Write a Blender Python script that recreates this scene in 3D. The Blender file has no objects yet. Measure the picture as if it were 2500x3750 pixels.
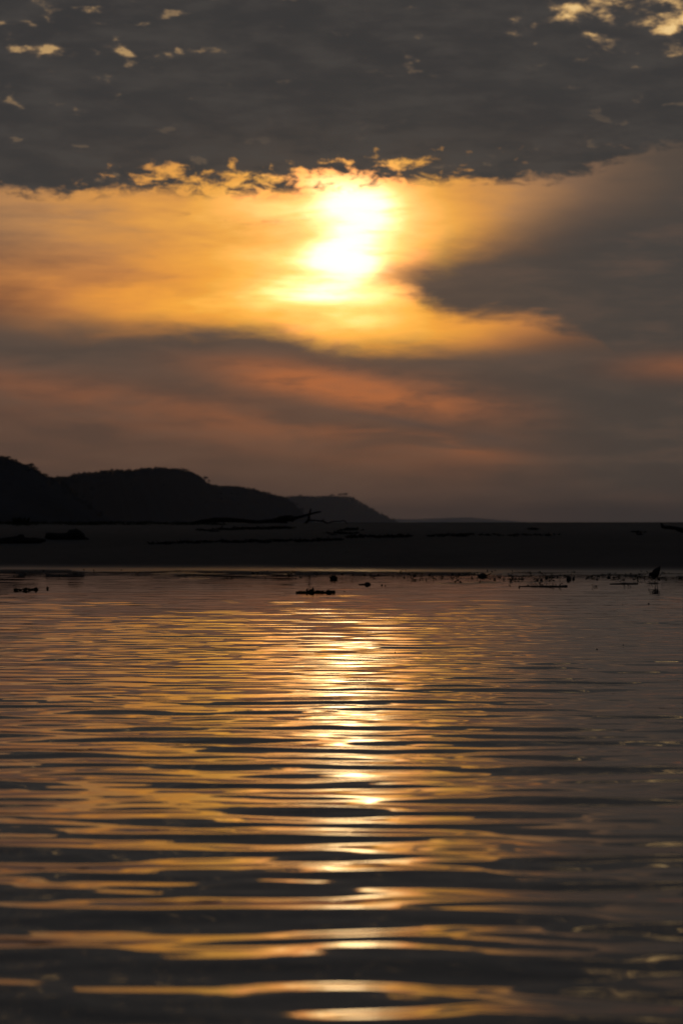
import bpy, bmesh, math, random
import numpy as np
from mathutils import Vector, Matrix
R = math.radians
SC = bpy.context.scene
COL = SC.collection
random.seed(5)

# ------------------------------------------------------------------ camera
EYE = 0.98                      # metres above the lagoon
F = 100.0 / 36.0 * 3750.0        # focal length in photograph pixels
HOR = 1925.0                    # row of eye level in the photograph
PITCH = math.atan((HOR - 1875.0) / F)
cam = bpy.data.cameras.new('camera')
cam.sensor_fit = 'VERTICAL'; cam.sensor_height = 36.0; cam.lens = 100.0
cam.clip_start = 0.1; cam.clip_end = 80000.0
cam.dof.use_dof = True; cam.dof.focus_distance = 24.0; cam.dof.aperture_fstop = 5.0
camo = bpy.data.objects.new('camera', cam); COL.objects.link(camo)
camo.location = (0, 0, EYE); camo.rotation_euler = (math.pi / 2 + PITCH, 0, 0)
SC.camera = camo
SC.view_settings.view_transform = 'Standard'; SC.view_settings.look = 'None'
SC.view_settings.exposure = 0.0; SC.view_settings.gamma = 1.0
SC.view_settings.use_curve_mapping = False
SC.cycles.use_denoising = True
SC.cycles.max_bounces = 4; SC.cycles.volume_bounces = 1
SC.cycles.sample_clamp_indirect = 8.0

# sun: behind thin cloud, straight over the lagoon
SUN_AZ = math.atan((1282 - 1250) / F)
SUN_EL = math.atan((HOR - 850) / F)


def lin(c):
    c = c / 255.0
    return c / 12.92 if c <= 0.04045 else ((c + 0.055) / 1.055) ** 2.4


def rgb(r, g, b, k=1.0):
    return (lin(r) * k, lin(g) * k, lin(b) * k, 1.0)


# ------------------------------------------------------------------ node helper
class G:
    """small expression helper round a node tree"""
    def __init__(s, tree): s.t = tree; s.n = tree.nodes; s.l = tree.links

    def _in(s, sock, v):
        if isinstance(v, E): s.l.new(v.o, sock)
        elif isinstance(v, bpy.types.NodeSocket): s.l.new(v, sock)
        else: sock.default_value = v

    def math(s, op, a, b=None, c=None, clamp=False):
        n = s.n.new('ShaderNodeMath'); n.operation = op; n.use_clamp = clamp
        s._in(n.inputs[0], a)
        if b is not None: s._in(n.inputs[1], b)
        if c is not None: s._in(n.inputs[2], c)
        return E(s, n.outputs[0])

    def sstep(s, a, b, x, lo=0.0, hi=1.0, kind='SMOOTHSTEP'):
        n = s.n.new('ShaderNodeMapRange'); n.interpolation_type = kind
        s._in(n.inputs[0], x); s._in(n.inputs[1], a); s._in(n.inputs[2], b)
        s._in(n.inputs[3], lo); s._in(n.inputs[4], hi)
        return E(s, n.outputs[0])

    def vec(s, x, y, z=0.0):
        n = s.n.new('ShaderNodeCombineXYZ')
        s._in(n.inputs[0], x); s._in(n.inputs[1], y); s._in(n.inputs[2], z)
        return E(s, n.outputs[0])

    def noise(s, v, scale=1.0, detail=4.0, rough=0.5, dist=0.0):
        n = s.n.new('ShaderNodeTexNoise'); s._in(n.inputs['Vector'], v)
        n.inputs['Scale'].default_value = scale; n.inputs['Detail'].default_value = detail
        n.inputs['Roughness'].default_value = rough; n.inputs['Distortion'].default_value = dist
        return E(s, n.outputs['Fac'])

    def curve(s, x, pts):
        """piecewise curve through (x, y) points"""
        x0, x1 = pts[0][0], pts[-1][0]
        ys = [p[1] for p in pts]; y0, y1 = min(ys), max(ys); d = max(y1 - y0, 1e-6)
        n = s.n.new('ShaderNodeFloatCurve')
        t = s.sstep(x0, x1, x, kind='LINEAR')
        s.l.new(t.o, n.inputs['Value'])
        c = n.mapping.curves[0]
        q = [((p[0] - x0) / (x1 - x0), (p[1] - y0) / d) for p in pts]
        c.points[0].location = q[0]; c.points[1].location = q[-1]
        for p in q[1:-1]: c.points.new(*p)
        n.mapping.update()
        return E(s, n.outputs[0]) * d + y0

    def ramp(s, x, stops):
        n = s.n.new('ShaderNodeValToRGB'); e = n.color_ramp.elements
        e[0].position = stops[0][0]; e[0].color = stops[0][1]
        e[1].position = stops[-1][0]; e[1].color = stops[-1][1]
        for p, c in stops[1:-1]:
            q = e.new(p); q.color = c
        s._in(n.inputs[0], x)
        return E(s, n.outputs[0])

    def mix(s, f, a, b, mode='MIX'):
        n = s.n.new('ShaderNodeMix'); n.data_type = 'RGBA'; n.blend_type = mode
        n.clamp_factor = True
        s._in(n.inputs[0], f); s._in(n.inputs[6], a); s._in(n.inputs[7], b)
        return E(s, n.outputs[2])

    def gauss(s, U, V, cu, cv, su, sv):
        a = (U - cu) * (1.0 / su); b = (V - cv) * (1.0 / sv)
        return s.math('EXPONENT', (a * a + b * b) * -1.0)


class E:
    def __init__(s, g, o): s.g = g; s.o = o
    def __add__(s, b): return s.g.math('ADD', s, b)
    __radd__ = __add__
    def __sub__(s, b): return s.g.math('SUBTRACT', s, b)
    def __rsub__(s, b): return s.g.math('SUBTRACT', b, s)
    def __mul__(s, b): return s.g.math('MULTIPLY', s, b)
    __rmul__ = __mul__
    def max(s, b): return s.g.math('MAXIMUM', s, b)
    def min(s, b): return s.g.math('MINIMUM', s, b)


# ------------------------------------------------------------------ sky
def build_world():
    w = bpy.data.worlds.new('World'); SC.world = w; w.use_nodes = True
    t = w.node_tree; t.nodes.clear(); g = G(t)
    out = t.nodes.new('ShaderNodeOutputWorld'); bg = t.nodes.new('ShaderNodeBackground')
    t.links.new(bg.outputs[0], out.inputs[0])
    tc = t.nodes.new('ShaderNodeTexCoord')
    sp = t.nodes.new('ShaderNodeSeparateXYZ'); t.links.new(tc.outputs['Generated'], sp.inputs[0])
    x, y, z = (E(g, o) for o in sp.outputs)
    k = F / 1000.0
    # compass bearing and height above the horizon, in thousandths of a focal length
    az = g.math('ARCTAN2', x, y)
    el = g.math('ARCSINE', z)
    U = az * k + 1.25
    V = el * (-k) + HOR / 1000.0
    px, pv, pz = x * k, z * k, y * k           # seamless noise space
    N = lambda sx, sv, d, r, off=0.0, dist=0.0: g.noise(g.vec(px * sx + off, pv * sv + off * 0.7, pz * 0.6), 1.0, d, r, dist)

    # --- thin lit veil under the deck
    streak = N(1.1, 5.0, 4, 0.55, 3.1, 0.3)
    fine = N(2.4, 15.0, 5, 0.58, 9.7)
    md = N(3.2, 9.0, 4, 0.62, 23.0, 0.3)
    Uw = U + (streak - 0.5) * 0.10
    dl = (Uw - 1.28) * g.math('MULTIPLY_ADD', g.sstep(1.2, 1.36, U), 1 / 0.86 - 1 / 1.55, 1 / 1.55)
    fall = g.math('EXPONENT', g.math('POWER', g.math('ABSOLUTE', dl), 1.7) * -1.0)
    vert = g.curve(V, [(0.0, 0.72), (0.55, 0.92), (0.75, 0.97), (0.9, 0.94), (1.12, 0.95), (1.3, 0.85), (1.6, 0.5), (1.95, 0.35)])
    glow = fall * vert * 0.73
    glow = glow + (streak - 0.5) * 0.80 * fall + (fine - 0.5) * 0.46 * fall + (md - 0.5) * 0.25 * fall
    # darker smudge in the veil on the left
    glow = glow - g.gauss(U, V, 0.45, 0.94, 0.5, 0.07) * g.sstep(0.4, 0.62, streak) * 0.14
    # the sun showing through
    wob = (fine - 0.5) * 0.16
    Us = U + (streak - 0.5) * 0.30; Vs = V
    s1 = g.gauss(Us + wob, Vs, 1.315, 0.765, 0.165, 0.100)
    s2 = g.gauss(Us + wob, Vs, 1.26, 0.955, 0.115, 0.082)
    s3 = g.gauss(Us + wob * 2, Vs, 1.16, 1.085, 0.19, 0.032)
    s4 = g.gauss(Us + wob * 2, Vs, 1.30, 1.185, 0.20, 0.045)
    s5 = g.gauss(Us, V, 1.20, 0.93, 0.52, 0.30)
    hot = s1 * 0.80 + s2 * 0.76 + s3 * 0.36 + s4 * 0.26 + s5 * 0.72
    glow = glow + hot * 0.60 * g.sstep(0.46, 0.66, fine, 1.0, 0.72)

    # --- cloud wedge on the right
    cn = N(1.0, 3.4, 3, 0.5, 17.0, 0.2)
    wU = g.curve(Uw, [(1.3, 1.06), (1.5, 0.985), (1.75, 0.88), (2.0, 0.80), (2.5, 0.70), (6.0, 0.55)])
    wL = g.curve(Uw, [(1.3, 1.03), (1.5, 1.09), (1.68, 1.155), (1.95, 1.175), (2.15, 1.24), (2.5, 1.7), (6.0, 2.2)])
    Vw = V + (cn - 0.5) * 0.20 + (fine - 0.5) * 0.14 + (md - 0.5) * 0.16
    upw = g.curve(U, [(1.3, 0.06), (1.7, 0.13), (2.5, 0.22)])
    wedge = g.sstep(wU - upw, wU + upw, Vw) * g.sstep(wL + 0.05, wL - 0.07, Vw)
    # --- low bank of cloud down to the horizon
    bT = g.curve(U, [(-3.0, 0.9), (-0.6, 1.08), (0.0, 1.165), (0.4, 1.19), (0.62, 1.185), (0.9, 1.195), (1.1, 1.24), (1.3, 1.275), (1.6, 1.28), (1.8, 1.265), (2.1, 1.22), (2.5, 1.15), (5.0, 0.9)])
    bS = g.curve(U, [(-0.5, 0.13), (0.2, 0.10), (0.6, 0.06), (1.2, 0.05), (1.8, 0.08), (2.2, 0.14)])
    Vb = V + (cn - 0.5) * 0.09 + (fine - 0.5) * 0.09 + (md - 0.5) * 0.10
    bank = g.sstep(bT - bS, bT + bS, Vb)
    cover = wedge.max(bank)

    warm = g.sstep(1.02, 1.24, V)                       # redder lower down
    K = 0.72
    st = lambda *q: [(p * K, rgb(*c)) for p, c in q]
    gk = glow * K
    hi = g.ramp(gk, st((0.0, (64, 60, 58)), (0.12, (88, 75, 66)), (0.27, (134, 102, 78)),
                       (0.42, (184, 132, 84)), (0.56, (222, 153, 76)), (0.70, (246, 173, 77)),
                       (0.84, (255, 196, 98)), (1.0, (255, 216, 130)), (1.14, (255, 238, 182)), (1.30, (255, 253, 238))))
    lo = g.ramp(gk, st((0.0, (68, 60, 56)), (0.12, (94, 72, 59)), (0.27, (146, 94, 60)),
                       (0.42, (202, 130, 68)), (0.56, (238, 156, 66)), (0.70, (255, 173, 66)),
                       (0.84, (255, 198, 84)), (1.0, (255, 219, 120)), (1.14, (255, 238, 176)), (1.30, (255, 253, 236))))
    mid = g.sstep(0.80, 1.08, V)
    veil = g.mix(mid, hi.o, lo.o)
    over = g.sstep(1.05, 1.55, glow) * 2.8
    # red is past full scale well before green and blue are
    rb = g.vec(g.sstep(0.70, 1.1, glow) * 1.1 + 1.0, g.sstep(0.85, 1.2, glow) * 0.40 + 1.0, 1.0)
    vm = t.nodes.new('ShaderNodeVectorMath'); vm.operation = 'MULTIPLY'
    t.links.new(veil.o, vm.inputs[0]); t.links.new(rb.o, vm.inputs[1]); veil = E(g, vm.outputs[0])               # brighter than white at the sun
    # --- colour of the low clouds
    gw = g.gauss(U, V, 1.2, 1.2, 1.2, 0.30)
    lowc = g.ramp(g.sstep(1.1, 1.92, V, kind='LINEAR'),
                  [(0.0, rgb(82, 71, 64)), (0.25, rgb(84, 71, 64)), (0.5, rgb(96, 71, 60)), (0.75, rgb(95, 71, 60)), (1.0, rgb(94, 73, 64))])
    cool = g.sstep(1.5, 2.3, U + (cn - 0.5) * 0.5)
    lowc = g.mix(cool, lowc.o, rgb(70, 64, 61))
    lowc = g.mix(g.gauss(U, V, 2.5, 0.8, 0.7, 0.45) * 0.8, lowc.o, rgb(64, 62, 61))
    lowc = g.mix(g.gauss(U, V, 1.3, 1.05, 0.55, 0.35) * 0.55, lowc.o, rgb(104, 82, 68))
    # rosy streaks inside the bank
    Vd = V - (U - 1.3) * 0.17 + (cn - 0.5) * 0.14
    red = N(1.6, 7.0, 4, 0.58, 31.0, 0.5)
    r1 = g.gauss(U, Vd, 1.30, 1.425, 0.42, 0.062) * g.sstep(0.30, 0.56, red * 0.45 + md * 0.25 + fine * 0.3) * 1.45
    r2 = g.gauss(U, Vd, 0.25, 1.64, 0.95, 0.07) * g.sstep(0.28, 0.62, red) * 0.24
    r3 = g.gauss(U, V, 2.50, 1.35, 0.23, 0.045) * 0.42
    r4 = g.gauss(U, Vd, 1.55, 1.58, 0.30, 0.035) * g.sstep(0.42, 0.62, red) * 0.45
    r5 = g.gauss(U, Vd, 1.05, 1.62, 0.8, 0.09) * g.sstep(0.3, 0.7, red) * 0.28
    rose = (r1 + r2 + r3 + r4 + r5).min(1.0)
    lowc = g.mix(rose, lowc.o, rgb(182, 106, 62))
    dk = g.gauss(U, Vd, 1.6, 1.525, 0.35, 0.018) * g.sstep(0.35, 0.6, fine) * 0.6
    lowc = g.mix(dk, lowc.o, rgb(76, 66, 64))
    lowc = g.mix(g.sstep(0.46, 0.66, fine * 0.6 + md * 0.4) * 0.30, lowc.o, rgb(112, 86, 72))
    lowc = g.mix(g.sstep(0.52, 0.36, fine * 0.6 + md * 0.4) * 0.30, lowc.o, rgb(62, 56, 55))
    sky = g.mix(cover, veil.o, lowc.o)
    # --- the dark deck above, broken along its edge and here and there higher up
    cell = N(10.5, 21.0, 5, 0.60, 41.0, 0.3)
    big = N(2.2, 5.0, 4, 0.55, 55.0)
    edge = g.curve(U, [(-3.0, 0.76), (0.0, 0.715), (0.25, 0.715), (0.5, 0.715), (0.85, 0.738), (1.2, 0.722), (1.45, 0.690), (1.7, 0.668), (2.05, 0.648), (2.25, 0.600), (2.5, 0.550), (6.0, 0.40)])
    dd = (edge - V) + (cell - 0.5) * 0.13 + (big - 0.5) * 0.09
    deck = g.sstep(-0.012, 0.026, dd)
    # bright gaps between the cells of the fringe
    frg = g.curve(U, [(-0.4, 0.10), (0.2, 0.20), (0.5, 0.75), (0.9, 1.0), (1.35, 0.95), (1.6, 0.55), (1.9, 0.25), (2.6, 0.22)]) \
        * g.sstep(-0.19, -0.06, V - edge)
    c2 = g.sstep(0.34, 0.66, cell * 0.8 + big * 0.2, kind='LINEAR')
    deck = deck * g.sstep(0.0, 0.46, c2 + frg * 0.80 - 1.0, 1.0, 0.0)
    hole = N(7.0, 15.0, 5, 0.55, 71.0, 0.2)
    bias = g.gauss(U, V, 2.40, 0.07, 0.46, 0.13) * 0.52 + g.gauss(U, V, 0.28, 0.26, 0.42, 0.17) * 0.19 \
        + g.sstep(0.30, -0.1, V) * 0.05 - g.gauss(U, V, 1.3, 0.45, 1.2, 0.17) * 0.12
    mott = N(4.2, 14.0, 5, 0.62, 97.0, 0.15)
    hv = g.sstep(0.32, 0.68, hole, kind='LINEAR') + bias
    gap = g.sstep(0.62, 1.50, hv)
    gapc = g.ramp(gap, [(0.0, rgb(70, 66, 64)), (0.2, rgb(92, 81, 73)), (0.45, rgb(150, 122, 90)), (0.75, rgb(214, 172, 112)), (1.0, rgb(244, 206, 142))])
    deckc = g.mix(g.gauss(U, V, 1.25, 0.66, 0.90, 0.17) * 0.9, rgb(54, 53, 54), rgb(78, 69, 63))
    deckc = g.mix(g.sstep(0.35, 0.7, big) * 0.6, deckc.o, rgb(63, 61, 60))
    deckc = g.mix(g.sstep(0.46, 0.70, mott) * 0.55, deckc.o, rgb(70, 67, 65))
    deckc = g.mix(g.sstep(0.54, 0.34, mott) * 0.55, deckc.o, rgb(49, 50, 52))
    # deck tinted blue away from the sun, out of view, to cool hills and sand
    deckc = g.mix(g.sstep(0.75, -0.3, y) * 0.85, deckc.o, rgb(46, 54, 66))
    deckc = g.mix(g.sstep(0.0, 0.9, gap), deckc.o, gapc.o)
    # thin rim of the deck lets light through
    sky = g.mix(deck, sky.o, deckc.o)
    # small torn scraps hanging below the deck
    scr = N(7.0, 24.0, 4, 0.6, 83.0)
    sm = g.gauss(U, V, 0.86, 0.80, 0.17, 0.022) * g.sstep(0.52, 0.66, scr) + g.gauss(U, V, 0.08, 0.81, 0.2, 0.03) * g.sstep(0.52, 0.7, scr) * 0.6
    sky = g.mix(sm.min(0.75), sky.o, rgb(140, 92, 62))
    # over-bright core
    em = t.nodes.new('ShaderNodeVectorMath'); em.operation = 'SCALE'
    oc = over * (1.0 - deck) * (1.0 - cover)
    em.inputs[0].default_value = (1.0, 0.60, 0.10); t.links.new(oc.o, em.inputs['Scale'])
    ad = t.nodes.new('ShaderNodeVectorMath'); ad.operation = 'ADD'
    t.links.new(sky.o, ad.inputs[0]); t.links.new(em.outputs[0], ad.inputs[1])
    # clear air above the cloud, dimmed by it
    nish = t.nodes.new('ShaderNodeTexSky'); nish.sky_type = 'NISHITA'; nish.sun_disc = False
    nish.sun_elevation = SUN_EL; nish.sun_rotation = SUN_AZ
    ns = t.nodes.new('ShaderNodeVectorMath'); ns.operation = 'SCALE'
    t.links.new(nish.outputs[0], ns.inputs[0]); ns.inputs['Scale'].default_value = 0.0003
    a2 = t.nodes.new('ShaderNodeVectorMath'); a2.operation = 'ADD'
    t.links.new(ad.outputs[0], a2.inputs[0]); t.links.new(ns.outputs[0], a2.inputs[1])
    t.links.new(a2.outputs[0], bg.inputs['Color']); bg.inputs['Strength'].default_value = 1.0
    w.cycles.sampling_method = 'MANUAL'; w.cycles.sample_map_resolution = 1024


build_world()
sl = bpy.data.lights.new('sun', 'SUN'); sl.energy = 0.0008; sl.angle = R(1.0); sl.color = (1.0, 0.72, 0.42)
so = bpy.data.objects.new('sun', sl); COL.objects.link(so)
sd = Vector((math.sin(SUN_AZ) * math.cos(SUN_EL), math.cos(SUN_AZ) * math.cos(SUN_EL), math.sin(SUN_EL)))
so.rotation_euler = sd.to_track_quat('Z', 'Y').to_euler(); so.location = sd * 200


# ------------------------------------------------------------------ materials
def material(name, base, rough=0.9, spec=0.3, vary=None, scale=6.0, bump=0.0, bscale=30.0, stretch=(1, 1, 1)):
    m = bpy.data.materials.new(name); m.use_nodes = True
    t = m.node_tree; g = G(t); b = t.nodes['Principled BSDF']
    b.inputs['Roughness'].default_value = rough
    b.inputs['Specular IOR Level'].default_value = spec
    tc = t.nodes.new('ShaderNodeTexCoord'); mp = t.nodes.new('ShaderNodeMapping')
    mp.inputs['Scale'].default_value = stretch
    t.links.new(tc.outputs['Object'], mp.inputs[0])
    n = g.noise(mp.outputs[0], scale, 6, 0.6)
    c2 = vary or tuple(v * 0.55 for v in base)
    c = g.mix(g.sstep(0.3, 0.7, n), (*base, 1), (*c2, 1))
    t.links.new(c.o, b.inputs['Base Color'])
    if bump:
        bn = t.nodes.new('ShaderNodeBump'); bn.inputs['Strength'].default_value = bump
        bn.inputs['Distance'].default_value = 0.02
        q = g.noise(mp.outputs[0], bscale, 5, 0.6); t.links.new(q.o, bn.inputs['Height'])
        t.links.new(bn.outputs[0], b.inputs['Normal'])
    return m


def sand_material():
    m = bpy.data.materials.new('sand'); m.use_nodes = True
    t = m.node_tree; g = G(t); b = t.nodes['Principled BSDF']
    ge = t.nodes.new('ShaderNodeNewGeometry')
    sp = t.nodes.new('ShaderNodeSeparateXYZ'); t.links.new(ge.outputs['Position'], sp.inputs[0])
    x, y, z = (E(g, o) for o in sp.outputs)
    n1 = g.noise(g.vec(x * 0.25, y * 0.12, z), 1.0, 6, 0.6)
    n2 = g.noise(g.vec(x * 3.0, y * 1.2, z * 3), 1.0, 5, 0.65)
    zz = z + (n1 - 0.5) * 0.05
    wet = g.sstep(0.10, 0.0, zz)
    dry = g.sstep(0.55, 1.0, z + (n1 - 0.5) * 0.5)
    c = g.mix(dry, (0.070, 0.068, 0.064, 1), (0.135, 0.125, 0.11, 1))
    c = g.mix(g.sstep(0.30, 0.70, n2 * 0.5 + n1 * 0.5) * 0.7, c.o, (0.042, 0.042, 0.042, 1))
    c = g.mix(wet, c.o, (0.032, 0.029, 0.026, 1))
    t.links.new(c.o, b.inputs['Base Color'])
    r = g.sstep(0.0, 1.0, wet, 0.95, 0.30, 'LINEAR'); t.links.new(r.o, b.inputs['Roughness'])
    s = g.sstep(0.0, 1.0, wet, 0.05, 0.5, 'LINEAR'); t.links.new(s.o, b.inputs['Specular IOR Level'])
    bn = t.nodes.new('ShaderNodeBump'); bn.inputs['Strength'].default_value = 0.35; bn.inputs['Distance'].default_value = 0.03
    t.links.new(n2.o, bn.inputs['Height']); t.links.new(bn.outputs[0], b.inputs['Normal'])
    return m


def water_material(name, rough=0.015):
    m = bpy.data.materials.new(name); m.use_nodes = True
    b = m.node_tree.nodes['Principled BSDF']
    b.inputs['Base Color'].default_value = (0.006, 0.006, 0.006, 1)
    b.inputs['Roughness'].default_value = rough
    b.inputs['IOR'].default_value = 1.333
    return m


M = {
    'sand': sand_material(),
    'water': water_material('lagoon_water'),
    'sea': water_material('sea_water', 0.12),
    'hill': material('hill_scrub', (0.016, 0.025, 0.036), 1.0, 0.0, scale=0.02),
    'leaf': material('far_foliage', (0.016, 0.026, 0.034), 1.0, 0.0, scale=0.2),
    'bark': material('far_bark', (0.06, 0.05, 0.04), 1.0, 0.0),
    'wood': material('driftwood', (0.018, 0.016, 0.014), 0.85, 0.1, scale=7, bump=0.6, bscale=20, stretch=(0.4, 3, 3)),
    'wetwood': material('wet_driftwood', (0.030, 0.025, 0.020), 0.5, 0.3, scale=7, bump=0.5, bscale=20, stretch=(0.4, 3, 3)),
    'wrack': material('dry_wrack', (0.014, 0.013, 0.010), 1.0, 0.0, scale=5),
    'weed': material('water_weed', (0.020, 0.026, 0.014), 0.8, 0.1, scale=9),
    'mud': material('dark_mud', (0.022, 0.020, 0.018), 0.7, 0.2, scale=4, bump=0.4),
    'grass': material('beach_grass', (0.030, 0.034, 0.018), 0.9, 0.0, scale=5),
    'feather': material('dark_feather', (0.012, 0.012, 0.014), 0.7, 0.15, scale=20),
    'beak': material('beak_horn', (0.03, 0.026, 0.022), 0.5, 0.3, scale=20),
}


# ------------------------------------------------------------------ helpers
def mesh_obj(name, verts, faces, mat, parent=None, smooth=True):
    me = bpy.data.meshes.new(name)
    if isinstance(verts, np.ndarray):
        nv, nf = len(verts), len(faces)
        me.vertices.add(nv); me.vertices.foreach_set('co', verts.astype(np.float32).ravel())
        k = faces.shape[1]
        me.loops.add(nf * k); me.loops.foreach_set('vertex_index', faces.astype(np.int32).ravel())
        me.polygons.add(nf); me.polygons.foreach_set('loop_start', np.arange(0, nf * k, k, dtype=np.int32))
        me.polygons.foreach_set('loop_total', np.full(nf, k, dtype=np.int32))
        me.update(calc_edges=True); me.validate()
    else:
        me.from_pydata(verts, [], faces); me.update()
    if smooth: me.polygons.foreach_set('use_smooth', np.ones(len(me.polygons), dtype=bool))
    me.materials.append(M[mat])
    o = bpy.data.objects.new(name, me); COL.objects.link(o)
    if parent: o.parent = parent
    return o


def tag(o, label=None, cat=None, group=None, kind=None):
    if label: o['label'] = label
    if cat: o['category'] = cat
    if group: o['group'] = group
    if kind: o['kind'] = kind
    return o


def empty(name, loc=(0, 0, 0), rz=0.0):
    o = bpy.data.objects.new(name, None); COL.objects.link(o)
    o.location = loc; o.rotation_euler = (0, 0, rz); o.empty_display_size = 0.1
    return o


def grid_faces(nr, nc):
    i = np.arange(nr - 1)[:, None] * nc + np.arange(nc - 1)[None, :]
    return np.stack([i, i + 1, i + nc + 1, i + nc], -1).reshape(-1, 4)


class VN:
    """tileable value noise in numpy"""
    def __init__(s, seed): s.t = np.random.RandomState(seed).rand(256, 256)
    def __call__(s, x, y):
        xi = np.floor(x).astype(int); yi = np.floor(y).astype(int)
        fx = x - xi; fy = y - yi; fx = fx * fx * (3 - 2 * fx); fy = fy * fy * (3 - 2 * fy)
        g = lambda a, b: s.t[a % 256, b % 256]
        return (g(xi, yi) * (1 - fx) + g(xi + 1, yi) * fx) * (1 - fy) + (g(xi, yi + 1) * (1 - fx) + g(xi + 1, yi + 1) * fx) * fy
    def fbm(s, x, y, o=4, r=0.5):
        v = 0; a = 1; n = 0
        for k in range(o):
            v = v + a * (s(x + 17.3 * k, y + 9.1 * k) - 0.5); n += a; a *= r; x = x * 2.03; y = y * 2.03
        return v / n * 2


n1, n2, n3 = VN(1), VN(2), VN(3)


def smooth(a, b, x):
    t = np.clip((x - a) / (b - a), 0, 1); return t * t * (3 - 2 * t)


def ground(x, y):
    """height of the sand: lagoon bed, mud flat, bank, back beach"""
    x = np.asarray(x, float); y = np.asarray(y, float)
    xs = np.clip(x, -30, 30)
    ys = 61.3 - 0.38 * xs + n1.fbm(x * 0.12, y * 0 + 3.3, 3) * 0.9
    t = y - ys
    flat = -0.034 + n2.fbm(x * 0.6, y * 0.55, 4, 0.6) * 0.066 + 0.022 * smooth(-9, 0, t)
    bed = flat - 0.5 * smooth(-12, -40, t)
    crest = 1.113 + n1.fbm(x * 0.07, y * 0 + 7.7, 3) * 0.015
    q = np.clip(t / (110.0 - ys), 0, 1)
    up = crest * (1 - (1 - q) ** 1.22)
    up = up + (n3.fbm(x * 0.35, y * 0.10, 4) * 0.035 + n2.fbm(x * 1.9, y * 0.5, 3) * 0.009) * smooth(2, 14, t) * smooth(1.0, 0.8, q)
    z = np.where(t > 0, np.maximum(bed * 0 - 0.02 + up, bed), bed)
    z = np.where(y > 112, crest * (1 - smooth(112, 150, y)) - 1.2 * smooth(112, 150, y), z)
    behind = smooth(-6, -40, y)
    return z + behind * 2.2


def ray(px, py):
    d = Vector(((px - 1250) / F, 1.0, (1875 - py) / F))
    d.rotate(Matrix.Rotation(PITCH, 3, 'X')); return d / d.y


def hit(px, py):
    """where the view ray through a pixel meets sand or water"""
    d = ray(px, py)
    t = np.arange(4.0, 118.0, 0.4); tt = 109.0
    for _ in range(2):
        k = np.nonzero(EYE + d.z * t <= np.maximum(ground(d.x * t, t), 0.0))[0]
        if not len(k): break
        tt = t[k[0]]; t = np.arange(tt - 0.42, tt + 0.02, 0.02)
    return Vector((d.x * tt, tt, float(max(ground(d.x * tt, tt), 0.0))))


# ------------------------------------------------------------------ setting: sand, water, sea
def axis(breaks):
    """[(from, to, step_a, step_b)...] -> stations"""
    v = [breaks[0][0]]
    for a, b, s0, s1 in breaks:
        while v[-1] < b - 1e-6:
            f = (v[-1] - a) / (b - a); v.append(min(b, v[-1] + s0 + (s1 - s0) * f))
    return np.array(v)


half = axis([(0, 16, 0.16, 0.16), (16, 60, 0.2, 3.0), (60, 420, 4, 30)])
gx = np.concatenate([-half[:0:-1], half])
gy = axis([(-420, -40, 30, 3), (-40, 40, 3, 1.0), (40, 46, 0.5, 0.12), (46, 68, 0.10, 0.12), (68, 116, 0.2, 0.25), (116, 170, 0.6, 3)])
X, Y = np.meshgrid(gx, gy)
sand = mesh_obj('sand', np.stack([X, Y, ground(X, Y)], -1).reshape(-1, 3), grid_faces(len(gy), len(gx)), 'sand')
tag(sand, 'dark sandbank with a wet muddy margin along the lagoon', kind='structure')

half = axis([(0, 11, 0.07, 0.07), (11, 40, 0.09, 1.6), (40, 400, 2, 25)])
wx = np.concatenate([-half[:0:-1], half])
wy = axis([(-14, 2, 0.6, 0.03), (2, 26, 0.022, 0.024), (26, 52, 0.026, 0.06), (52, 75, 0.07, 0.3)])
X, Y = np.meshgrid(wx, wy)


def waves(X, Y):
    rs = np.random.RandomState(11)
    X = X.astype(np.float32); Y = Y.astype(np.float32)
    Z = np.zeros_like(X)
    gusts = [0.45 + 1.1 * n2(X * 0.35 + i * 7.3, Y * 0.30 + i * 3.1).astype(np.float32) for i in range(6)]
    for i in range(64):
        lam = float(np.clip(0.48 * math.exp(rs.normal(0, 0.50)), 0.2, 1.8))
        th = float(np.clip(rs.normal(0, 0.40), -1.05, 1.05))
        k = 2 * math.pi / lam
        slope = 0.0072 * (1.0 if lam > 0.5 else (lam / 0.5) ** 0.7) * math.cos(th)
        ph = rs.rand() * 6.283
        a = k * (math.sin(th) * X + math.cos(th) * Y) + ph
        Z += slope / k * gusts[i % 6] * np.sin(a)
    for i in range(24):                       # finer ripples crossing the swell
        lam = float(rs.uniform(0.13, 0.26)); th = float(rs.normal(0, 0.5)); k = 2 * math.pi / lam
        Z += 0.0042 / k * gusts[i % 6] * np.sin(k * (math.sin(th) * X + math.cos(th) * Y) + rs.rand() * 6.283) * (Y < 34)
    patch = 0.9 + 0.6 * n3.fbm(X * 0.12, Y * 0.10, 3)
    calm = 1.0 - 0.90 * smooth(19, 43, Y + n3.fbm(X * 0.5, Y * 0.15, 2) * 5)
    side = 1 - smooth(20, 60, np.abs(X))
    return Z * np.clip(patch, 0.35, 1.5) * calm * side


lag = mesh_obj('lagoon_water', np.stack([X, Y, waves(X, Y)], -1).reshape(-1, 3), grid_faces(len(wy), len(wx)), 'water')
tag(lag, 'calm rippled lagoon water reflecting the sunset', kind='structure')

S = 30000.0
sea = mesh_obj('sea', [(-S, -S, -0.75), (S, -S, -0.75), (S, S, -0.75), (-S, S, -0.75)], [(0, 1, 2, 3)], 'sea', smooth=False)
tag(sea, 'open sea beyond the sandbank', kind='structure')


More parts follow.
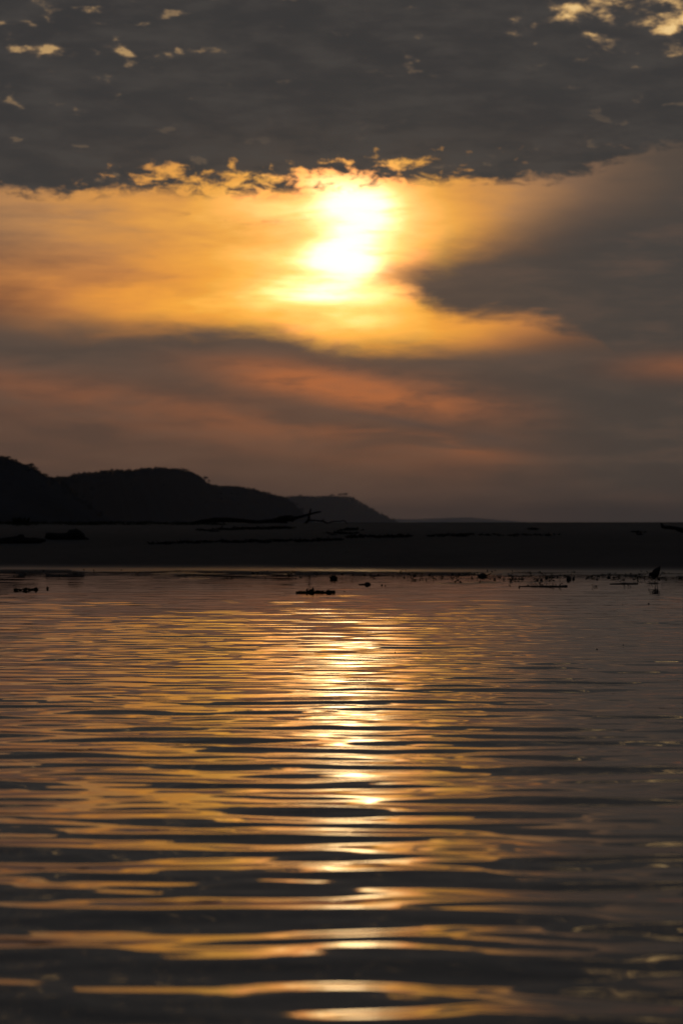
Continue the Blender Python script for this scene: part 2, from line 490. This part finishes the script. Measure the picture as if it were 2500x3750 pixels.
# ------------------------------------------------------------------ hills across the bay
def hill(name, prof, dist, recede, depth, seed, label, trees, rad, canopy_drop=4):
    rs = np.random.RandomState(seed)
    prof = np.array(prof, float)
    px = np.arange(prof[0, 0], prof[-1, 0], 3.0)
    py = np.interp(px, prof[:, 0], prof[:, 1]) + canopy_drop
    dd = dist + recede * (px - px[0]) / (px[-1] - px[0])
    rx = (px - 1250) / F * dd; rz = np.maximum(EYE + (HOR - py) / F * dd, -1.0)
    w = np.concatenate([-np.linspace(1, 0, 26)[:-1] ** 1.3, np.linspace(0, 1, 20) ** 1.3])
    W, RX = np.meshgrid(w, rx); _, RZ = np.meshgrid(w, rz); _, DD = np.meshgrid(w, dd)
    cross = np.cos(np.clip(np.abs(W), 0, 1) * math.pi / 2) ** 1.25
    nz = n3.fbm(RX / 45.0 + seed, W * 5 + seed * 3, 4) * smooth(0.0, 0.25, np.abs(W)) * 0.22
    lump = n2.fbm(RX / 7.0, W * depth / 7.0 + seed, 3) * rad * 0.35
    Z = (RZ + 1.2) * cross * (1 + nz) - 1.2 + lump * smooth(0.3, 3, RZ)
    Yy = DD + W * depth + n1.fbm(RX / 90.0, W * 2 + seed, 3) * depth * 0.1
    o = mesh_obj(name, np.stack([RX, Yy, Z], -1).reshape(-1, 3), grid_faces(len(rx), len(w)), 'hill')
    tag(o, label, kind='structure')
    # woodland on it: leaf clumps of many crowns, denser along the skyline
    vs = []; 
    for k in range(trees):
        i = rs.randint(2, len(rx) - 2)
        j = int(np.clip(rs.normal(25, 3.0) if rs.rand() < 0.75 else rs.randint(8, 28), 3, 42))
        if RZ[i, j] < 6: continue
        r = rad * rs.uniform(0.45, 1.0) ** 1.0
        c = np.array([RX[i, j] + rs.normal(0, rad), Yy[i, j], Z[i, j] + r * 0.35])
        for q in range(46):
            d = rs.normal(size=3); d /= np.linalg.norm(d)
            p = c + d * r * np.array([1.0, 1.0, 0.8]) * rs.uniform(0.45, 1.0)
            a = rs.normal(size=3); a /= np.linalg.norm(a); b = np.cross(a, rs.normal(size=3)); b /= np.linalg.norm(b)
            s = r * rs.uniform(0.16, 0.34)
            vs += [p + a * s, p + b * s * 0.8, p - a * s, p - b * s * 0.8]
    vs = np.array(vs); f = np.arange(len(vs)).reshape(-1, 4)
    fo = mesh_obj('woodland', vs, f, 'leaf', smooth=False)
    tag(fo, 'dense dark scrub woodland covering the ' + label.split(' ', 1)[1], kind='stuff')
    return rx, dd, rz, px


hill('hill', [(-1700, 1500), (-1100, 1530), (-700, 1580), (-300, 1625), (-100, 1655), (0, 1672), (40, 1684), (75, 1698), (110, 1712), (140, 1730), (185, 1752), (250, 1795), (330, 1860), (390, 1912)],
     1700, 150, 230, 3, 'nearest dark wooded hill sloping down to the bay', 900, 1.7)
hill('hill', [(30, 1850), (110, 1780), (185, 1752), (260, 1744), (330, 1732), (400, 1724), (470, 1722), (540, 1715), (600, 1713), (660, 1722), (710, 1738), (750, 1758), (768, 1772), (800, 1779), (860, 1781), (910, 1787), (960, 1800), (1010, 1814), (1045, 1824), (1085, 1850), (1125, 1890), (1155, 1914)],
     1850, 2600, 420, 8, 'long wooded hill with a rounded hump behind the sandbank', 800, 2.3)
hill('headland', [(860, 1850), (950, 1828), (1030, 1822), (1090, 1819), (1160, 1819), (1230, 1817), (1275, 1820), (1300, 1832), (1335, 1851), (1370, 1870), (1400, 1885), (1425, 1896), (1455, 1913)],
     8000, 2500, 1100, 15, 'hazy wooded headland tapering down into the bay', 560, 6.2, 5)
hill('far_hills', [(1240, 1904), (1440, 1899), (1520, 1901), (1610, 1897), (1690, 1894), (1750, 1896), (1830, 1904), (1900, 1909), (1960, 1914)],
     27000, 1200, 1200, 21, 'faint far hills fading into haze on the horizon', 120, 10.0, 2)


def ridge_tree(px, py_base, dist, h, spread, label, seed):
    rs = random.Random(seed); h *= 0.72; spread *= 0.72
    d = ray(px, py_base)
    base = Vector((d.x * dist, dist, EYE + d.z * dist - 1.0))
    root = empty('hill_tree', base); tag(root, label, 'tree', 'single trees on the skyline of the hills')
    v = []; f = []

    def tube(a, b, r0, r1, n=6):
        a = Vector(a); b = Vector(b); ax = (b - a).normalized(); u = ax.orthogonal().normalized(); w = ax.cross(u); s = len(v)
        for c, r in ((a, r0), (b, r1)):
            for i in range(n):
                t = 2 * math.pi * i / n; v.append(c + (u * math.cos(t) + w * math.sin(t)) * r)
        for i in range(n): f.append((s + i, s + (i + 1) % n, s + n + (i + 1) % n, s + n + i))
    top = Vector((rs.uniform(-.1, .1) * h, 0, h * 0.6 + 1.0))
    tube((0, 0, 0), top, h * 0.05, h * 0.03)
    tips = []
    for k in range(7):
        a = rs.uniform(0, 6.28); e = top + Vector((math.cos(a) * spread * .7, math.sin(a) * spread * .7, h * rs.uniform(0.05, 0.32)))
        tube(top * rs.uniform(0.75, 1), e, h * 0.022, h * 0.010); tips.append(e)
    mesh_obj('trunk', v, f, 'bark', root)
    cv = []; cf = []
    for e in tips + [top + Vector((0, 0, h * .3))]:
        for q in range(60):
            p = e + Vector((rs.gauss(0, .26) * spread, rs.gauss(0, .26) * spread, rs.gauss(0, .085) * h))
            a = Vector((rs.gauss(0, 1), rs.gauss(0, 1), rs.gauss(0, 1))).normalized(); b = a.orthogonal().normalized(); s = h * rs.uniform(.03, .07); n = len(cv)
            cv += [p + a * s, p + b * s, p - a * s, p - b * s]; cf.append((n, n + 1, n + 2, n + 3))
    mesh_obj('crown', cv, cf, 'leaf', root, smooth=False)


for px, pb, dist, h, sp, lab, sd_ in [
    (116, 1716, 1830, 4.6, 2.6, 'rounded tree standing out on the slope of the nearest hill', 1),
    (30, 1684, 1824, 3.2, 2.2, 'small bushy tree near the top of the nearest hill', 2),
    (412, 1726, 2733, 3.2, 2.1, 'low tree at the left end of the rounded hump', 3),
    (676, 1728, 3343, 4.8, 2.4, 'thin tree on the right shoulder of the rounded hump', 4),
    (752, 1760, 3518, 6.6, 4.1, 'broad tree at the steep step below the rounded hump', 5),
    (764, 1770, 3546, 5.6, 3.0, 'smaller tree just below the broad one at the steep step', 6),
    (1101, 1822, 9013, 12.0, 5.6, 'lone spiky tree on the flat back of the headland', 7),
    (1216, 1820, 9496, 13.0, 9.6, 'flat topped tree near the end of the headland', 8),
    (1244, 1820, 9613, 16.0, 8.5, 'tall tree with a gap before it near the headland tip', 9),
    (1264, 1822, 9697, 20.0, 14, 'widest tree crowning the tip of the headland', 10),
]:
    ridge_tree(px, pb, dist, h, sp, lab, sd_)


# ------------------------------------------------------------------ driftwood and other things
def tube_mesh(path, n=9, seed=0, rough=0.16, caps=True):
    """irregular wood limb through [(Vector, radius)...] with gnarled cross-sections"""
    rs = random.Random(seed); pts = []
    for (a, ra), (b, rb) in zip(path, path[1:]):
        m = max(2, int((b - a).length / max(0.05, (ra + rb) * 0.6)))
        m = min(m, 14)
        for i in range(m): pts.append((a.lerp(b, i / m), ra + (rb - ra) * i / m))
    pts.append(path[-1]); v = []; f = []
    ridge = [rs.uniform(-1, 1) for _ in range(n)]
    for i, (p, r) in enumerate(pts):
        q = pts[min(i + 1, len(pts) - 1)][0] - pts[max(i - 1, 0)][0]
        ax = q.normalized(); u = ax.cross(Vector((0, 0, 1)))
        u = u.normalized() if u.length > 0.05 else ax.orthogonal().normalized(); w = u.cross(ax)
        off = Vector((0, rs.uniform(-1, 1), rs.uniform(-1, 1))) * r * 0.12
        for k in range(n):
            t = 2 * math.pi * k / n
            rr = r * (1 + rough * (ridge[k] * 0.8 + rs.uniform(-0.6, 0.6)))
            v.append(p + off + (u * math.cos(t) + w * math.sin(t)) * rr)
    for i in range(len(pts) - 1):
        for k in range(n):
            f.append((i * n + k, i * n + (k + 1) % n, (i + 1) * n + (k + 1) % n, (i + 1) * n + k))
    f.append(tuple(range(n - 1, -1, -1))); f.append(tuple(range((len(pts) - 1) * n, len(pts) * n)))
    return v, f


def limb(name, path, parent, mat='wood', seed=0, rough=0.16, n=9):
    v, f = tube_mesh([(Vector(p), r) for p, r in path], n, seed, rough)
    return mesh_obj(name, v, f, mat, parent)


def at(px, py, dist, o):
    """a pixel at a given distance, relative to a thing's origin"""
    d = ray(px, py); return Vector((d.x * dist, dist, EYE + d.z * dist)) - o


def px_m(dist): return dist / F


# fallen tree on the crest
D = 107.0; pm = px_m(D)
o = Vector((at(900, 1912, D, Vector()).x, D, float(ground(at(900, 1912, D, Vector()).x, D))))
log = empty('driftwood_log', o); tag(log, 'long dark driftwood log on the bank crest with one branch slanting up', 'driftwood')
P = lambda px, py, dy=0.0: tuple(at(px, py, D + dy, o))
limb('trunk', [(P(705, 1914), 3 * pm), (P(735, 1909), 6 * pm), (P(790, 1904), 9 * pm), (P(830, 1903), 9.5 * pm), (P(900, 1908), 7 * pm), (P(950, 1911), 6 * pm), (P(1000, 1908), 8 * pm), (P(1052, 1908), 9 * pm)], log, seed=1, rough=0.12, n=12)
limb('root_mass', [(P(1000, 1905), 5 * pm), (P(1022, 1901), 9 * pm), (P(1050, 1898), 11 * pm), (P(1072, 1897), 10 * pm), (P(1084, 1899), 5 * pm)], log, seed=2, rough=0.34, n=11)
limb('branch', [(P(1070, 1899), 5.5 * pm), (P(1095, 1893), 4.0 * pm), (P(1130, 1884), 3.6 * pm), (P(1160, 1876), 3.4 * pm), (P(1176, 1874), 2.4 * pm)], log, seed=3)
limb('snag', [(P(1052, 1894), 3 * pm), (P(1062, 1889), 2.2 * pm), (P(1066, 1887), 1.0 * pm)], log, seed=4)
limb('snag', [(P(1005, 1901), 3 * pm), (P(998, 1897), 1.4 * pm)], log, seed=5)
limb('snag', [(P(1068, 1902), 2.4 * pm), (P(1074, 1913), 1.2 * pm)], log, seed=6)

# crooked bough stuck upright beside it
D2 = 108.0; pm = px_m(D2); q = at(1150, 1915, D2, Vector())
o = Vector((q.x, D2, float(ground(q.x, D2))))
bough = empty('driftwood_bough', o); tag(bough, 'thin forked driftwood bough standing up beside the long log', 'driftwood')
P = lambda px, py, dy=0.0: tuple(at(px, py, D2 + dy, o))
limb('upright', [(P(1112, 1919), 3.0 * pm), (P(1124, 1911), 4.0 * pm), (P(1131, 1901), 4.0 * pm), (P(1132, 1885), 3.6 * pm), (P(1136, 1872), 3.2 * pm), (P(1138, 1862), 2.2 * pm)], bough, seed=7)
limb('cross_branch', [(P(1128, 1906), 3.0 * pm), (P(1150, 1905), 2.8 * pm), (P(1172, 1908), 3.2 * pm), (P(1184, 1909), 3.2 * pm), (P(1198, 1915), 2.6 * pm), (P(1206, 1918), 1.6 * pm)], bough, seed=8)
limb('twig', [(P(1178, 1907), 2.6 * pm), (P(1186, 1901), 1.6 * pm)], bough, seed=9)
limb('arched_branch', [(P(1200, 1917), 1.6 * pm), (P(1210, 1911), 2.0 * pm), (P(1228, 1909), 1.9 * pm), (P(1246, 1909), 1.8 * pm), (P(1256, 1906), 2.1 * pm), (P(1264, 1909), 1.9 * pm), (P(1270, 1917), 1.4 * pm)], bough, seed=10)

# log cut by the right edge of the picture
h = hit(2440, 1950); D3 = h.y; pm = px_m(D3); o = Vector(h)
rl = empty('driftwood_log', o); tag(rl, 'bent driftwood log with a raised broken end lying on bare sand', 'driftwood')
P = lambda px, py, dy=0.0: tuple(at(px, py, D3 + dy, o))
limb('trunk', [(P(2420, 1926), 5 * pm), (P(2432, 1931), 6 * pm), (P(2465, 1933), 6 * pm), (P(2490, 1941), 8 * pm), (P(2520, 1949), 8 * pm), (P(2600, 1955), 7 * pm), (P(2680, 1957), 4 * pm)], rl, seed=11)
limb('broken_end', [(P(2427, 1931), 6.0 * pm), (P(2422, 1922), 4.4 * pm), (P(2419, 1914), 2.0 * pm)], rl, seed=12)

# stump on the left slope
h = hit(245, 1976); D4 = h.y; pm = px_m(D4); o = Vector(h)
st = empty('driftwood_stump', o); tag(st, 'big dark humped driftwood stump lying on the sand slope', 'stump')
P = lambda px, py, dy=0.0: tuple(at(px, py, D4 + dy, o))
limb('trunk', [(P(168, 1962), 11 * pm), (P(195, 1966), 14 * pm), (P(230, 1967), 15 * pm), (P(270, 1968), 15 * pm), (P(300, 1971), 10 * pm), (P(326, 1976), 4 * pm)], st, seed=13, rough=0.12, n=12)
limb('root_hump', [(P(246, 1968), 10 * pm), (P(262, 1958), 17 * pm), (P(278, 1955), 19 * pm), (P(294, 1962), 15 * pm), (P(308, 1970), 9 * pm)], st, seed=14, rough=0.16, n=12)
h = hit(80, 1990); D5 = h.y; pm = px_m(D5); o = Vector(h)
s2 = empty('driftwood_log', o); tag(s2, 'low half buried dark log running past the humped stump', 'driftwood')
P = lambda px, py, dy=0.0: tuple(at(px, py, D5 + dy, o))
limb('trunk', [(P(-160, 2000), 14 * pm), (P(-60, 1996), 17 * pm), (P(10, 1990), 18 * pm), (P(60, 1982), 19 * pm), (P(110, 1981), 13 * pm), (P(150, 1979), 8 * pm), (P(168, 1978), 4 * pm)], s2, seed=15, rough=0.14, n=12)
limb('knot', [(P(60, 1975), 12 * pm), (P(76, 1966), 10 * pm), (P(90, 1964), 5 * pm)], s2, seed=16, rough=0.3)


# wrack lines: tangled dead weed thrown up by the tide
def scatter(name, spots, mat, label, kind='stuff', seed=0, blade=(0.03, 0.16), upright=0.2):
    rs = random.Random(seed); v = []; f = []
    for (x, y, r, n) in spots:
        for i in range(n):
            a = rs.uniform(0, 6.28); q = r * math.sqrt(rs.random())
            X_ = x + math.cos(a) * q; Y_ = y + math.sin(a) * q * 0.6; z = max(0, float(ground(X_, Y_))) + rs.uniform(0, 0.03)
            l = rs.uniform(*blade) * 0.75; d = Vector((rs.gauss(0, 1), rs.gauss(0, 0.6), abs(rs.gauss(0, upright)))).normalized() * l
            w = Vector((rs.gauss(0, 1), rs.gauss(0, 1), rs.gauss(0, 1))).normalized() * l * 0.22; p = Vector((X_, Y_, z)); k = len(v)
            v += [p - w, p + w, p + d * .6 + w * .8, p + d]; f.append((k, k + 1, k + 2, k + 3))
    ob = mesh_obj(name, v, f, mat, None, smooth=False); tag(ob, label, kind=kind); return ob


def line_spots(p0, p1, n, r, dens, seed, jit=0.25):
    rs = random.Random(seed); out = []
    for i in range(n):
        t = (i + rs.random()) / n
        px = p0[0] + (p1[0] - p0[0]) * t; py = p0[1] + (p1[1] - p0[1]) * t + rs.gauss(0, 2.0)
        h = hit(px, py); out.append((h.x, h.y + rs.gauss(0, jit), r * rs.uniform(.4, 1.3), int(dens * rs.uniform(.4, 1.3))))
    return out


scatter('beach_wrack', line_spots((780, 1944), (900, 1936), 12, .30, 60, 1) + line_spots((890, 1937), (1060, 1933), 18, .34, 70, 2), 'wrack', 'broad tangle of dead weed below the long driftwood log', seed=1)
scatter('beach_wrack', line_spots((1205, 1956), (1300, 1952), 8, .22, 40, 3) + line_spots((1245, 1941), (1310, 1939), 7, .22, 50, 4), 'wrack', 'small tangles of dead weed below the arched bough', seed=2)
scatter('beach_wrack', line_spots((560, 1991), (1250, 1978), 60, .22, 34, 5), 'wrack', 'long thin tide line of dead weed across the slope', seed=3)
scatter('beach_wrack', line_spots((1270, 1968), (1500, 1966), 26, .24, 44, 6) + line_spots((1570, 1964), (1730, 1960), 18, .2, 36, 7) + line_spots((1740, 1960), (2030, 1962), 22, .2, 18, 8), 'wrack', 'broken tide line of dead weed on the bare sand', seed=4)
scatter('beach_wrack', line_spots((1940, 1940), (1962, 1940), 3, .2, 60, 9) + line_spots((2320, 1952), (2350, 1952), 4, .2, 30, 10) + line_spots((730, 1945), (755, 1943), 3, .2, 40, 11), 'wrack', 'scattered single tufts of dead weed on bare sand', seed=5)
gs = []
for p0, p1, n in (((0, 1911), (450, 1912), 60), ((300, 1913), (800, 1915), 70), ((60, 1910), (110, 1910), 12)):
    rs_ = random.Random(n)
    for i in range(n):
        t = rs_.random(); px = p0[0] + (p1[0] - p0[0]) * t; yd = 107 + rs_.uniform(-3, 3); gs.append(((px - 1250) / F * yd, yd, .35, 26))
scatter('beach_grass', gs, 'grass', 'low dark creeping grass along the bank crest', seed=6, blade=(0.05, 0.14), upright=0.7)
gs = []
for px in (62, 70, 92):
    gs.append(((px - 1250) / F * 108, 108, .12, 30))
scatter('beach_grass', gs, 'grass', 'two taller grass tufts on the crest above the half buried log', seed=7, blade=(0.14, 0.36), upright=2.2)


# ------------------------------------------------------------------ things in the shallows
def lump(name, c, r, mat, parent=None, seed=0, squash=(1, 1, 1), rough=0.25, sub=2):
    bm = bmesh.new(); bmesh.ops.create_icosphere(bm, subdivisions=sub, radius=1.0); rs = random.Random(seed)
    o1, o2 = rs.uniform(0, 90), rs.uniform(0, 90)
    for v in bm.verts:
        k = 1 + rough * (float(n1.fbm(np.array(v.co.x * 1.7 + o1), np.array(v.co.y * 1.7 + v.co.z * 2.3 + o2), 3)) + rs.uniform(-.25, .25))
        v.co = Vector((v.co.x * r * squash[0], v.co.y * r * squash[1], v.co.z * r * squash[2])) * k
    me = bpy.data.meshes.new(name); bm.to_mesh(me); bm.free(); me.materials.append(M[mat])
    ob = bpy.data.objects.new(name, me); COL.objects.link(ob); ob.location = c
    if parent: ob.parent = parent
    me.polygons.foreach_set('use_smooth', np.ones(len(me.polygons), dtype=bool))
    return ob


def leaves(name, parent, n, sx, sz, seed, mat='weed', size=(0.04, 0.09), c=(0, 0, 0)):
    rs = random.Random(seed); v = []; f = []
    for i in range(n):
        b = Vector((c[0] + rs.uniform(-sx, sx), c[1] + rs.uniform(-sx, sx) * .6, c[2]))
        tip = b + Vector((rs.gauss(0, .5), rs.gauss(0, .5), abs(rs.gauss(1, .4)))) * sz * rs.uniform(.4, 1)
        w = Vector((rs.gauss(0, 1), rs.gauss(0, 1), rs.gauss(0, .6))).normalized() * rs.uniform(*size); k = len(v); m = b.lerp(tip, .6)
        v += [b, m + w * .5, tip, m - w * .5]; f.append((k, k + 1, k + 2, k + 3))
    return mesh_obj(name, v, f, mat, parent, smooth=False)


def weed_clump(px, py, parts, label, seed):
    h = hit(px, py); pm = px_m(h.y); root = empty('floating_weed', h); tag(root, label, 'water plant', 'rafts of floating weed')
    for i, (dx, w, hh) in enumerate(parts):
        c = Vector(((dx - px) * pm, random.Random(seed + i).uniform(-.1, .1), hh * pm * 0.22))
        b = lump('leaf_mound', c, 1.0, 'weed', root, seed + i, (w * pm * .5, w * pm * .5, hh * pm * .42), 0.35)
        leaves('leaf_tuft', b, 40, w * pm * .42, hh * pm * .5, seed + i * 3, size=(.02, .05))


weed_clump(1155, 2172, [(1090, 12, 8), (1100, 14, 10), (1114, 24, 10), (1130, 18, 12), (1138, 14, 20), (1150, 14, 9), (1163, 16, 13), (1178, 20, 12), (1194, 12, 9), (1204, 16, 14), (1216, 24, 13)], 'largest knobbly raft of weed afloat in the sunlit water', 100)
weed_clump(90, 2162, [(56, 12, 8), (64, 16, 11), (76, 12, 7), (96, 20, 13), (106, 10, 8)], 'pair of square weed lumps floating off the dark margin', 120)
weed_clump(134, 2160, [(118, 9, 6), (127, 8, 5), (135, 13, 11)], 'small curled weed tuft next to the paired weed lumps', 130)
weed_clump(1222, 2122, [(1218, 20, 20), (1228, 14, 14)], 'round dark weed tuft at the mud edge in the sun glare', 140)
weed_clump(174, 2157, [(174, 7, 7)], 'tiny weed tuft floating apart from the others', 150)

# half sunk logs
def stick(px0, py0, px1, py1, r0, r1, label, knob=None, seed=0, cat='stick', dip=None, name='floating_stick'):
    a = hit(px0, py0); b = hit(px1, py1); pm = px_m(a.y)
    root = empty(name, (a + b) / 2); tag(root, label, cat); A = a - root.location; B = b - root.location
    mid = (A + B) / 2 + Vector((0, 0, r0 * pm * .4))
    limb('stem', [(A + Vector((0, 0, r0 * pm * .2)), r0 * pm * .6), (mid, r0 * pm), (B + Vector((0, 0, r1 * pm * .3)), r1 * pm)], root, 'wetwood', seed)
    if knob:
        for i, (kx, ky, kr) in enumerate(knob):
            p = at(kx, ky, a.y, root.location); lump('knob', p, kr * pm, 'wetwood', root, seed + i, (1.3, 1, 1), .35)
    return root


stick(1898, 2148, 2062, 2149, 3.2, 3.0, 'long straight stick afloat with a knobbed end', [(2070, 2148, 6), (2060, 2146, 4)], 31)
stick(2232, 2139, 2334, 2138, 3.4, 2.6, 'flat sunken stick just breaking the surface by the bird', None, 32)
stick(1312, 2141, 1336, 2141, 2.4, 3.2, 'tapered driftwood chunk lying across the golden glint', [(1344, 2138, 8), (1350, 2140, 6)], 33)
r_ = stick(1748, 2112, 1780, 2112, 5.5, 5, 'humped driftwood root with a thin raised tail at the shoreline', [(1768, 2106, 9), (1758, 2109, 7)], 34)
a_ = hit(1764, 2112)
limb('tail', [(at(1780, 2108, a_.y, r_.location), 3 * px_m(a_.y)), (at(1790, 2104, a_.y, r_.location), 2 * px_m(a_.y)), (at(1798, 2099, a_.y, r_.location), 1 * px_m(a_.y))], r_, 'wetwood', 35)

# mud hummock and the bird
hb = hit(2393, 2137); pm = px_m(hb.y)
mud = lump('mud_hummock', hb + Vector((0, 0, -0.005)), 1.0, 'mud', None, 40, (27 * pm, 0.30, 3.4 * pm), .22, 3)
tag(mud, 'low wet mud hummock beneath the standing bird', 'mud')

D6 = hb.y; pb = hb + Vector((0, 0, 3.0 * pm))
bird = empty('bird', pb); tag(bird, 'dark bird bending forward to feed at the water edge', 'bird')
B = lambda px, py, dy=0.0: Vector(at(px, py, D6 + dy, pb))


def skin_mesh(name, pts, edges, mat, parent, root=0, sub=2):
    me = bpy.data.meshes.new(name); me.from_pydata([p for p, r in pts], edges, []); ob = bpy.data.objects.new(name, me); COL.objects.link(ob)
    m = ob.modifiers.new('skin', 'SKIN'); m.use_smooth_shade = True
    for i, (p, r) in enumerate(pts):
        s = me.skin_vertices[0].data[i]; s.radius = r if isinstance(r, tuple) else (r, r); s.use_root = (i == root)
    s = ob.modifiers.new('sub', 'SUBSURF'); s.levels = sub; s.render_levels = sub
    dg = bpy.context.evaluated_depsgraph_get(); nm = bpy.data.meshes.new_from_object(ob.evaluated_get(dg))
    ob.modifiers.clear(); ob.data = nm; nm.name = name; nm.materials.clear(); nm.materials.append(M[mat]); ob.parent = parent
    return ob


u = pm
pts = [(B(2403, 2094), 15.0 * u), (B(2394, 2101), 14.0 * u), (B(2386, 2103), 7.5 * u), (B(2379, 2103), 7.6 * u), (B(2374, 2105), 5.0 * u),
       (B(2409, 2084), 9.5 * u), (B(2414, 2076), 4.0 * u),
       (B(2398, 2112, -.02), 3.6 * u), (B(2397, 2119, -.02), 1.5 * u), (B(2398, 2126, -.02), 1.2 * u), (B(2397.5, 2133, -.02), 1.2 * u), (B(2392, 2134, -.02), 1.0 * u),
       (B(2404, 2110, .03), 3.6 * u), (B(2406, 2118, .03), 1.5 * u), (B(2405, 2126, .03), 1.2 * u), (B(2405, 2133, .03), 1.2 * u), (B(2400, 2134, .03), 1.0 * u)]
ed = [(0, 1), (1, 2), (2, 3), (3, 4), (0, 5), (5, 6), (1, 7), (7, 8), (8, 9), (9, 10), (10, 11), (0, 12), (12, 13), (13, 14), (14, 15), (15, 16)]
body = skin_mesh('body', pts, ed, 'feather', bird)
limb('beak', [(B(2375, 2107), 2.6 * u), (B(2373.5, 2113), 1.9 * u), (B(2373, 2121), 0.6 * u)], bird, 'beak', 41, 0.05)
for dy, nm in ((-.075, 0), (.075, 1)):
    wv = [B(2390, 2098, dy), B(2398, 2090, dy * 1.15), B(2406, 2083, dy), B(2414, 2077, dy * .5), B(2411, 2091, dy * 1.1), B(2404, 2102, dy * 1.2), B(2395, 2105, dy)]
    n_ = Vector((0, -1 if dy < 0 else 1, 0)) * .012
    k = len(wv); vv = wv + [p + n_ for p in wv]
    mesh_obj('wing', vv, [tuple(range(k)), tuple(range(2 * k - 1, k - 1, -1))] + [(i, (i + 1) % k, k + (i + 1) % k, k + i) for i in range(k)], 'feather', bird, smooth=False)
limb('tail', [(B(2409, 2084), 5 * u), (B(2413, 2078), 3.4 * u), (B(2416, 2074), 1.6 * u)], bird, 'feather', 42, 0.05)

# fine litter of weed scraps over the shallows
rs_ = random.Random(77); gs = []
for i in range(150):
    px = rs_.choice((rs_.uniform(900, 2500), rs_.uniform(1500, 2500), rs_.uniform(0, 2500))); py = 2094 + 0.010 * px * rs_.random() + abs(rs_.gauss(0, 13))
    h = hit(px, min(py, 2150)); gs.append((h.x, h.y, rs_.uniform(.03, .16), rs_.randint(3, 12)))
scatter('weed_litter', gs, 'weed', 'fine scraps of weed littering the muddy shallows along the bank', seed=8, blade=(0.03, 0.075), upright=0.5)

# clods and twigs of flotsam over the muddy margin
proto = []
for i in range(6):
    c = lump('flotsam_clod', (0, 0, -50), 1.0, 'mud', None, 60 + i, (1.0, .8, .55 + .1 * i), .4, 2); proto.append(c)
spots = [(1252, 2104, 7), (1292, 2107, 6), (1334, 2107, 6), (1385, 2105, 6), (1398, 2144, 5), (1410, 2146, 4), (1261, 2166, 4), (1516, 2110, 10), (1545, 2104, 4),
         (1655, 2104, 7), (1665, 2134, 7), (1685, 2134, 6), (1675, 2112, 5), (1728, 2118, 6), (1756, 2132, 6), (1868, 2131, 7), (1900, 2152, 5), (1932, 2146, 5),
         (1912, 2122, 8), (1966, 2126, 9), (1980, 2124, 7), (2000, 2117, 9), (2080, 2122, 14), (2098, 2121, 8), (2150, 2117, 7), (2153, 2112, 5), (2228, 2116, 9), (2245, 2117, 6),
         (2262, 2114, 5), (2412, 2122, 7), (2420, 2119, 5), (2488, 2118, 7), (2356, 2117, 5), (308, 2088, 5), (345, 2090, 4), (160, 2090, 4), (133, 2089, 4), (445, 2089, 5),
         (925, 2098, 6), (930, 2100, 4), (640, 2094, 4), (1480, 2116, 5), (1440, 2112, 5), (1590, 2120, 6), (1620, 2114, 5), (1810, 2124, 7), (1830, 2116, 5), (2040, 2114, 6), (2320, 2122, 6), (2185, 2122, 7),
         (2373, 2211, 4), (2278, 2216, 3), (1446, 2390, 3), (2280, 2364, 4), (2184, 2378, 4), (1150, 2100, 4), (1060, 2106, 4), (1015, 2110, 5)]
for i, (px, py, s) in enumerate(spots):
    h = hit(px, py); pm = px_m(h.y)
    src = proto[i % 6]
    c = src if i < 6 else src.copy()
    if i >= 6: COL.objects.link(c)
    c.location = h + Vector((0, 0, s * pm * .12)); c.scale = (s * pm * .75, s * pm * .7, s * pm * .8); c.rotation_euler = (0, 0, i * 1.7)
    if py > 2200: tag(c, 'small dark clod drifting alone on open water', 'flotsam', 'clods adrift on the lagoon')
    elif px < 700: tag(c, 'small dark clod beside the pale wet margin below the humped stump', 'flotsam', 'clods along the dark margin')
    elif px < 1200: tag(c, 'small dark clod on the margin behind the largest weed raft', 'flotsam', 'clods behind the weed raft')
    elif 2130 < py and px < 1560: tag(c, 'small dark clod lying near the tapered driftwood chunk', 'flotsam', 'clods by the driftwood chunk')
    elif px < 1560: tag(c, 'small dark clod of flotsam in the golden glare along the mud edge', 'flotsam', 'clods in the glare on the mud edge')
    elif px < 1850: tag(c, 'small dark clod in the shallows around the humped driftwood root', 'flotsam', 'clods round the humped root')
    elif px < 2060: tag(c, 'small dark clod in the shallows behind the long floating stick', 'flotsam', 'clods behind the long stick')
    elif px < 2300: tag(c, 'small dark clod in the shallows behind the flat sunken stick', 'flotsam', 'clods behind the flat stick')
    else: tag(c, 'small dark clod in the shallows close to the feeding bird', 'flotsam', 'clods close to the bird')

# ------------------------------------------------------------------ haze over the bay
hz = bpy.data.materials.new('haze'); hz.use_nodes = True; t = hz.node_tree; t.nodes.clear()
ou = t.nodes.new('ShaderNodeOutputMaterial'); pv = t.nodes.new('ShaderNodeVolumePrincipled')
pv.inputs['Color'].default_value = (0.80, 0.87, 1.0, 1); pv.inputs['Density'].default_value = 5.0e-5; pv.inputs['Anisotropy'].default_value = 0.62
t.links.new(pv.outputs[0], ou.inputs['Volume'])
M['haze'] = hz
hx = 31000.0
vb = [(x, y, z) for z in (-4.0, 180.0) for (x, y) in ((-hx, -hx), (hx, -hx), (hx, hx), (-hx, hx))]
haze = mesh_obj('haze', vb, [(3, 2, 1, 0), (4, 5, 6, 7), (0, 1, 5, 4), (1, 2, 6, 5), (2, 3, 7, 6), (3, 0, 4, 7)], 'haze', smooth=False)
tag(haze, 'thin brown evening haze over the bay', kind='stuff')
